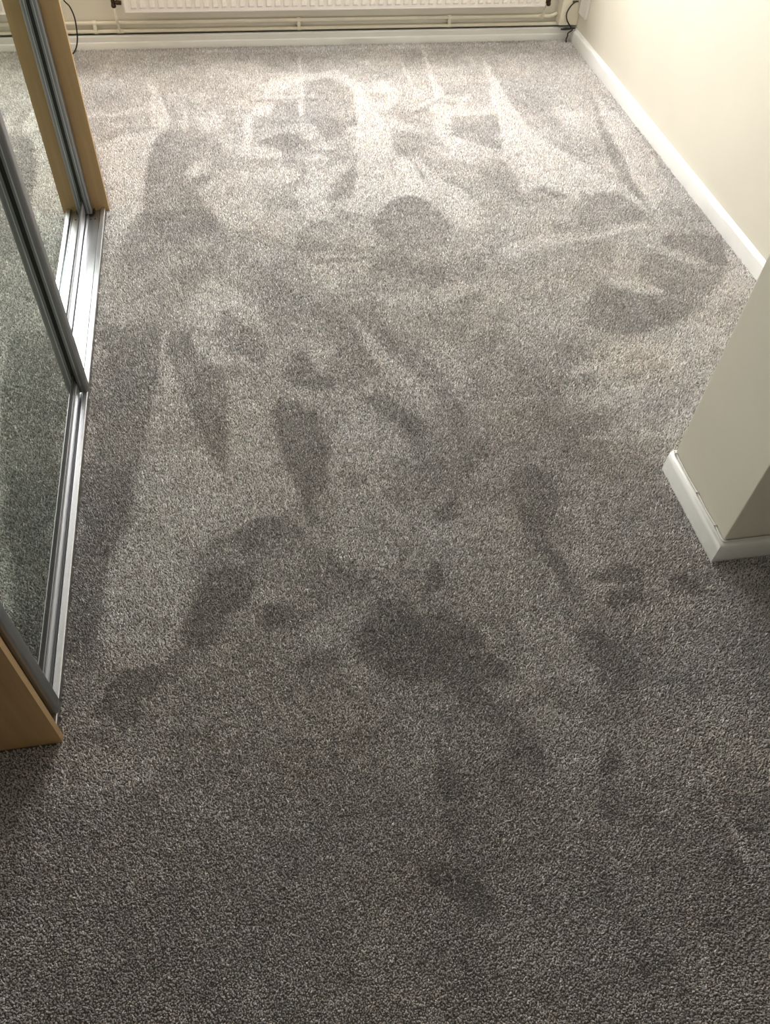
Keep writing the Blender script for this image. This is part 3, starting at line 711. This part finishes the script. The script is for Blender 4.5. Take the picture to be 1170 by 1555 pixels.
p = wpart('end_panel', (XL + .01, -.4475, WF, WF + .018, 0.0, 2.38), 'beech')
e = box('edge_strip', (-.4475, -.4465, WF, WF + .018, 0.0, 2.38), 'beech'); e.parent = p
p = wpart('end_panel', (XL + .01, -.4475, WN, WN + .015, 0.0, 2.38), 'beech')
e = box('edge_strip', (-.4475, -.4465, WN, WN + .015, 0.0, 2.38), 'beech'); e.parent = p
wpart('filler_strip', (-.60, -.4690, WN + .015, WN + .053, 0.0135, 2.38), 'beech')
wpart('header_panel', (-.60, -.4700, WN + .015, WF, 2.30, 2.38), 'beech')
# bottom track: front lip, front channel, middle rib, rear channel, rear lip
prof = [(-.4585, -.004), (-.4585, .0105), (-.4600, .0120), (-.4715, .0120), (-.4730, .0105), (-.4730, .0030),
        (-.4760, .0030), (-.4770, .0060), (-.4785, .0060), (-.4795, .0030), (-.5115, .0030), (-.5135, .0090), (-.5160, .0100), (-.5175, .0090), (-.5185, .0030),
        (-.5560, .0030), (-.5570, .0105), (-.5700, .0105), (-.5710, -.004)]
tr = adopt(prism('bottom_track', prof, 'y', WN + .015, WF, 'alu', None, 25), wr)
lip = prism('track_lip', [(-.4582, .0085), (-.4582, .0108), (-.4598, .0124), (-.4717, .0124), (-.4733, .0108), (-.4733, .0085)], 'y', WN + .015, WF, 'alu', None, 40)
lip.parent = tr
for sx, sy in ((-.4905, 2.600), (-.5045, 2.598), (-.4905, 1.80)):
    bm = bmesh.new()
    bmesh.ops.create_cone(bm, cap_ends=True, segments=12, radius1=.0032, radius2=.0024, depth=.0014, matrix=Matrix.Translation((sx, sy, .0035)))
    s = link('screw', mesh_from(bm, 'screw'), 'screw')
    s.parent = tr
# stop block at the foot of the far panel
wpart('stop_block', (-.507, -.492, WF - .022, WF - .002, .003, .012), 'bronze', .002)


def stile_outline(front, back, y0, y1, grip):
    """vertical handle profile: rounded front, a finger groove beside the glass on the side given by grip (+1 far, -1 near)"""
    w_ = y1 - y0
    pts = []
    # go round from the back corner
    pts += [(back, y0), (front - .006, y0)]
    for k in range(5):
        a = math.pi / 2 * k / 4
        pts.append((front - .006 + .006 * math.sin(a), y0 + .006 - .006 * math.cos(a)))
    for k in range(5):
        a = math.pi / 2 * k / 4
        pts.append((front - .006 + .006 * math.cos(a), y1 - .006 + .006 * math.sin(a)))
    pts += [(back, y1)]
    return pts


def door(label, mir, front, y0, y1, rail_front, rail_top, glass_z, z0):
    d = tag(empty('sliding_mirror_door', (mir - .01, (y0 + y1) / 2, z0)), label, 'door', 'mirrored sliding wardrobe doors')
    SW = .034
    def part(o):
        return adopt(o, d)
    part(box('mirror_pane', (mir - .004, mir, y0 + .012, y1 - .012, glass_z - .003, 2.27), 'mirror'))
    for s, (a, b) in enumerate(((y0, y0 + SW), (y1 - SW, y1))):
        st = part(prism('stile', stile_outline(front, mir + .0045, a, b, 1), 'z', z0, 2.29, 'alu_dark', None, 25))
        # raised fillet and black gasket line against the glass
        side = a if s else b
        o_ = 1 if s == 0 else -1
        g = box('gasket', (mir + .0002, mir + .0050, min(side + o_ * .0005, side - o_ * .012), max(side + o_ * .0005, side - o_ * .012), z0 + .002, 2.285), 'gasket')
        adopt(g, d)
        fl_ = box('fillet', (mir + .0105, mir + .0130, min(side, side + o_ * .0022), max(side, side + o_ * .0022), z0 + .002, 2.285), 'alu')
        adopt(fl_, d)
        bk = box('back_flange', (mir - .016, mir - .0042, a, b, z0, 2.29), 'alu_dark')
        adopt(bk, d)
    part(prism('bottom_rail', [(rail_front, z0), (rail_front, rail_top - .004), (rail_front - .002, rail_top), (mir + .0005, rail_top), (mir - .012, rail_top), (mir - .012, z0)],
               'y', y0 + SW, y1 - SW, 'alu', None, 20))
    part(box('gasket', (mir - .001, rail_front - .0018, y0 + SW, y1 - SW, rail_top - .0005, rail_top + .0022), 'gasket'))
    part(box('gasket', (mir - .001, mir + .0014, y0 + SW, y1 - SW, rail_top, glass_z), 'gasket'))
    part(box('rail_bead', (mir + .0010, mir + .0030, y0 + SW, y1 - SW, rail_top + .0050, rail_top + .0072), 'alu'))
    part(box('top_rail', (mir - .012, rail_front, y0 + SW, y1 - SW, 2.25, 2.29), 'alu'))
    return d


door('tall mirrored sliding door on the rear rail beside the far wooden panel', -.5225, -.4985, 1.700, 2.653, -.5195, .050, .0620, .0105)
door('tall mirrored sliding door on the front rail overlapping its neighbour', -.4825, -.4560, .773, 1.747, -.4780, .047, .0740, .0130)

# ------------------------------------------------------------------ heating
def pipe(name, pts, r, label):
    o = tube(name, pts, r, 'pipe', None, 14)
    return tag(o, label, 'pipe', 'cream painted heating pipes on the back wall')


up_pts = smooth_pts([(XL + .005, 4.050, .0985), (0.3, 4.0495, .0975), (1.0, 4.050, .0970), (1.50, 4.050, .0960), (1.56, 4.050, .0985), (1.5885, 4.050, .108)], 6)
lo_pts = [(XL + .005, 4.050, .0655), (0.3, 4.050, .0645), (1.60, 4.050, .0635), (1.66, 4.050, .0635)]
pu = pipe('heating_pipe', up_pts, .0078, 'upper cream painted heating pipe running under the radiator')
pl = pipe('heating_pipe', lo_pts, .0078, 'lower cream painted heating pipe just above the skirting board')
for par, x, z0, z1 in ((pl, -.449, .070, .180), (pu, 1.512, .097, .160)):
    b = tube('branch_pipe', smooth_pts([(x, 4.040, z0), (x, 4.026, z0 + .03), (x, 4.000, z0 + .06), (x, 3.990, z1)], 5), .0058, 'pipe', par, 10)
    bm = bmesh.new()
    tube_bm(bm, [(x - .014, 4.049, z0 - (.005 if par is pl else .001)), (x + .014, 4.049, z0 - (.005 if par is pl else .001))], .0098, 12)
    link('tee_joint', mesh_from(bm, 'tee'), 'pipe', par, True)
for x in (-.553, .350, 1.060):
    bm = bmesh.new()
    for z in (.0975, .0647):
        tube_bm(bm, [(x - .0075, 4.050, z), (x + .0075, 4.050, z)], .0104, 14)
    box_bm(bm, x - .0075, x + .0075, 4.0405, 4.062, .070, .092, .001)
    o = link('pipe_clip', mesh_from(bm, 'pipe_clip'), 'pipe')
    tag(o, {-.553: 'double pipe clip between the black cable and the bronze valve', .350: 'double pipe clip under the middle of the radiator',
            1.060: 'double pipe clip holding both pipes towards the pipe boxing'}[x], 'pipe clip', 'double clips on the heating pipes')

RX0, RX1, RY, RZ0, RZ1 = -.405, 1.487, 3.950, .166, .72
rad_ = tag(empty('radiator', ((RX0 + RX1) / 2, RY + .02, RZ0)), 'long white panel radiator with vertical flutes', 'radiator')
bm = bmesh.new()
pitch = (RX1 - RX0 - .05) / 48
xsamp = [RX0, RX0 + .004]
ysamp = [.006, 0]
k0 = RX0 + .025
for k in range(48):
    for f_, y_ in ((.0, 0), (.12, 0), (.26, -.0075), (.66, -.0075), (.80, 0)):
        xsamp.append(k0 + (k + f_) * pitch); ysamp.append(y_)
xsamp += [RX1 - .025, RX1 - .004, RX1]; ysamp += [0, 0, .006]
zrows = [(RZ0, .010, 0), (RZ0 + .002, .003, 0), (RZ0 + .006, 0, 0), (RZ0 + .018, 0, 0), (RZ0 + .026, 0, 1), (RZ1 - .026, 0, 1), (RZ1 - .018, 0, 0), (RZ1, 0, 0), (RZ1 + .003, .010, 0)]
rows = [[bm.verts.new((x, RY + dy + (y if (f_ or y > 0) else 0), z)) for x, y in zip(xsamp, ysamp)] for z, dy, f_ in zrows]
for a, b in zip(rows, rows[1:]):
    for k in range(len(a) - 1):
        bm.faces.new((a[k], a[k + 1], b[k + 1], b[k]))
me_ = mesh_from(bm, 'fluted_panel')
pn = adopt(link('fluted_panel', me_, 'radiator'), rad_)
me_.shade_smooth(); me_.set_sharp_from_angle(angle=math.radians(25))
adopt(box('back_panel', (RX0 + .004, RX1 - .004, RY + .008, RY + .030, RZ0 + .003, RZ1), 'radiator', None, .003), rad_)
adopt(box('seam_bead', (RX0 + .006, RX1 - .006, RY - .0022, RY + .0015, RZ0 + .0055, RZ0 + .0085), 'radiator', None, .0008), rad_)
for x in (RX0 + .25, RX1 - .25):
    adopt(box('wall_bracket', (x - .02, x + .02, RY + .030, YB - .003, RZ0 + .08, RZ0 + .30), 'radiator'), rad_)
for x, z, s in ((-.449, .178, 1), (1.514, .160, -1)):
    bm = bmesh.new()
    tube_bm(bm, [(x, 3.988, z), (x, 3.988, z + .004), (x, 3.988, z + .012), (x, 3.988, z + .014), (x, 3.988, z + .040), (x, 3.988, z + .046)], [.006, .0105, .0105, .0085, .0085, .012], 14)
    tube_bm(bm, [(x, 3.986, z + .022), (x + s * .012, 3.982, z + .022), (x + s * .014, 3.982, z + .022), (x + s * .034, 3.978, z + .022)], [.0065, .0065, .0095, .0085], 12)
    v = adopt(link('valve', mesh_from(bm, 'valve'), 'bronze', None, True), rad_)
    v['label'] = 'dark bronze radiator valve'

# ------------------------------------------------------------------ corner fittings and cables
pb = tag(box('pipe_boxing', (1.589, XR, 4.000, YB, .0720, 1.0), 'pipe', bevel=.002), 'cream boxing hiding the pipes in the corner', 'pipe boxing')
tk = tag(box('wall_trunking', (1.668, XR, 3.893, 3.985, .130, 1.0), 'plastic', bevel=.002), 'pale flat trunking on the right wall beside the boxing', 'trunking')
cb = tag(empty('cable', (1.64, 3.985, .02)), 'black cable looping down the corner boxing to the carpet', 'cable', 'loose black cables')
pts = smooth_pts([(1.652, 3.9965, .173), (1.640, 3.990, .171), (1.624, 3.988, .155), (1.613, 3.988, .130), (1.616, 3.988, .108), (1.628, 3.988, .088), (1.648, 3.985, .066), (1.655, 3.984, .056),
                  (1.646, 3.986, .049), (1.639, 3.990, .040), (1.640, 3.992, .028), (1.636, 3.990, .012), (1.638, 3.985, .003)], 6)
adopt(tube('cord', pts, .0030, 'black', None, 8), cb)
adopt(tube('cable_clip', [(1.635, 3.9955, .1735), (1.662, 3.9955, .1745)], .0036, 'screw', None, 8), cb)
adopt(tube('plug_stub', [(1.600, 3.993, .0575), (1.622, 3.990, .060), (1.640, 3.988, .061), (1.668, 3.986, .0625)], [.0035, .006, .0045, .003], 'black', None, 8), cb)
pts = smooth_pts([(-.70, 4.052, .30), (-.672, 4.040, .24), (-.651, 4.000, .206), (-.633, 4.000, .181), (-.624, 4.000, .143), (-.625, 4.000, .104), (-.633, 4.000, .052), (-.650, 3.990, .014), (-.672, 3.965, .003), (-.72, 3.95, .003)], 6)
tag(tube('cable', pts, .0030, 'black', None, 8), 'thin black cable hanging beside the wooden wardrobe panel', 'cable', 'loose black cables')

wc = tag(empty('white_cable', (1.026, 1.10, .06)), 'thin white cable clipped along the rounded skirting top', 'cable')
pts = smooth_pts([(1.026, 1.251, .0630), (1.0268, 1.239, .0625), (1.0262, 1.17, .0608), (1.0268, 1.109, .0620), (1.0262, 1.05, .0608), (1.0268, 1.006, .0622), (1.0255, .978, .0612), (1.0265, .9625, .0612), (1.040, .9610, .0612), (1.10, .9612, .0612), (1.25, .9612, .0612), (1.6, .9612, .0612)], 6)
adopt(tube('cord', pts, .0021, 'plastic', None, 8), wc)
for y in (1.241, 1.109, 1.006):
    adopt(box('cable_clip', (1.0238, 1.0305, y - .0022, y + .0022, .0595, .0655), 'plastic', None, .0006), wc)
    bm = bmesh.new()
    tube_bm(bm, [(1.0225, y, .0648), (1.0300, y, .0648)], .0012, 8)
    adopt(link('nail', mesh_from(bm, 'nail'), 'screw'), wc)
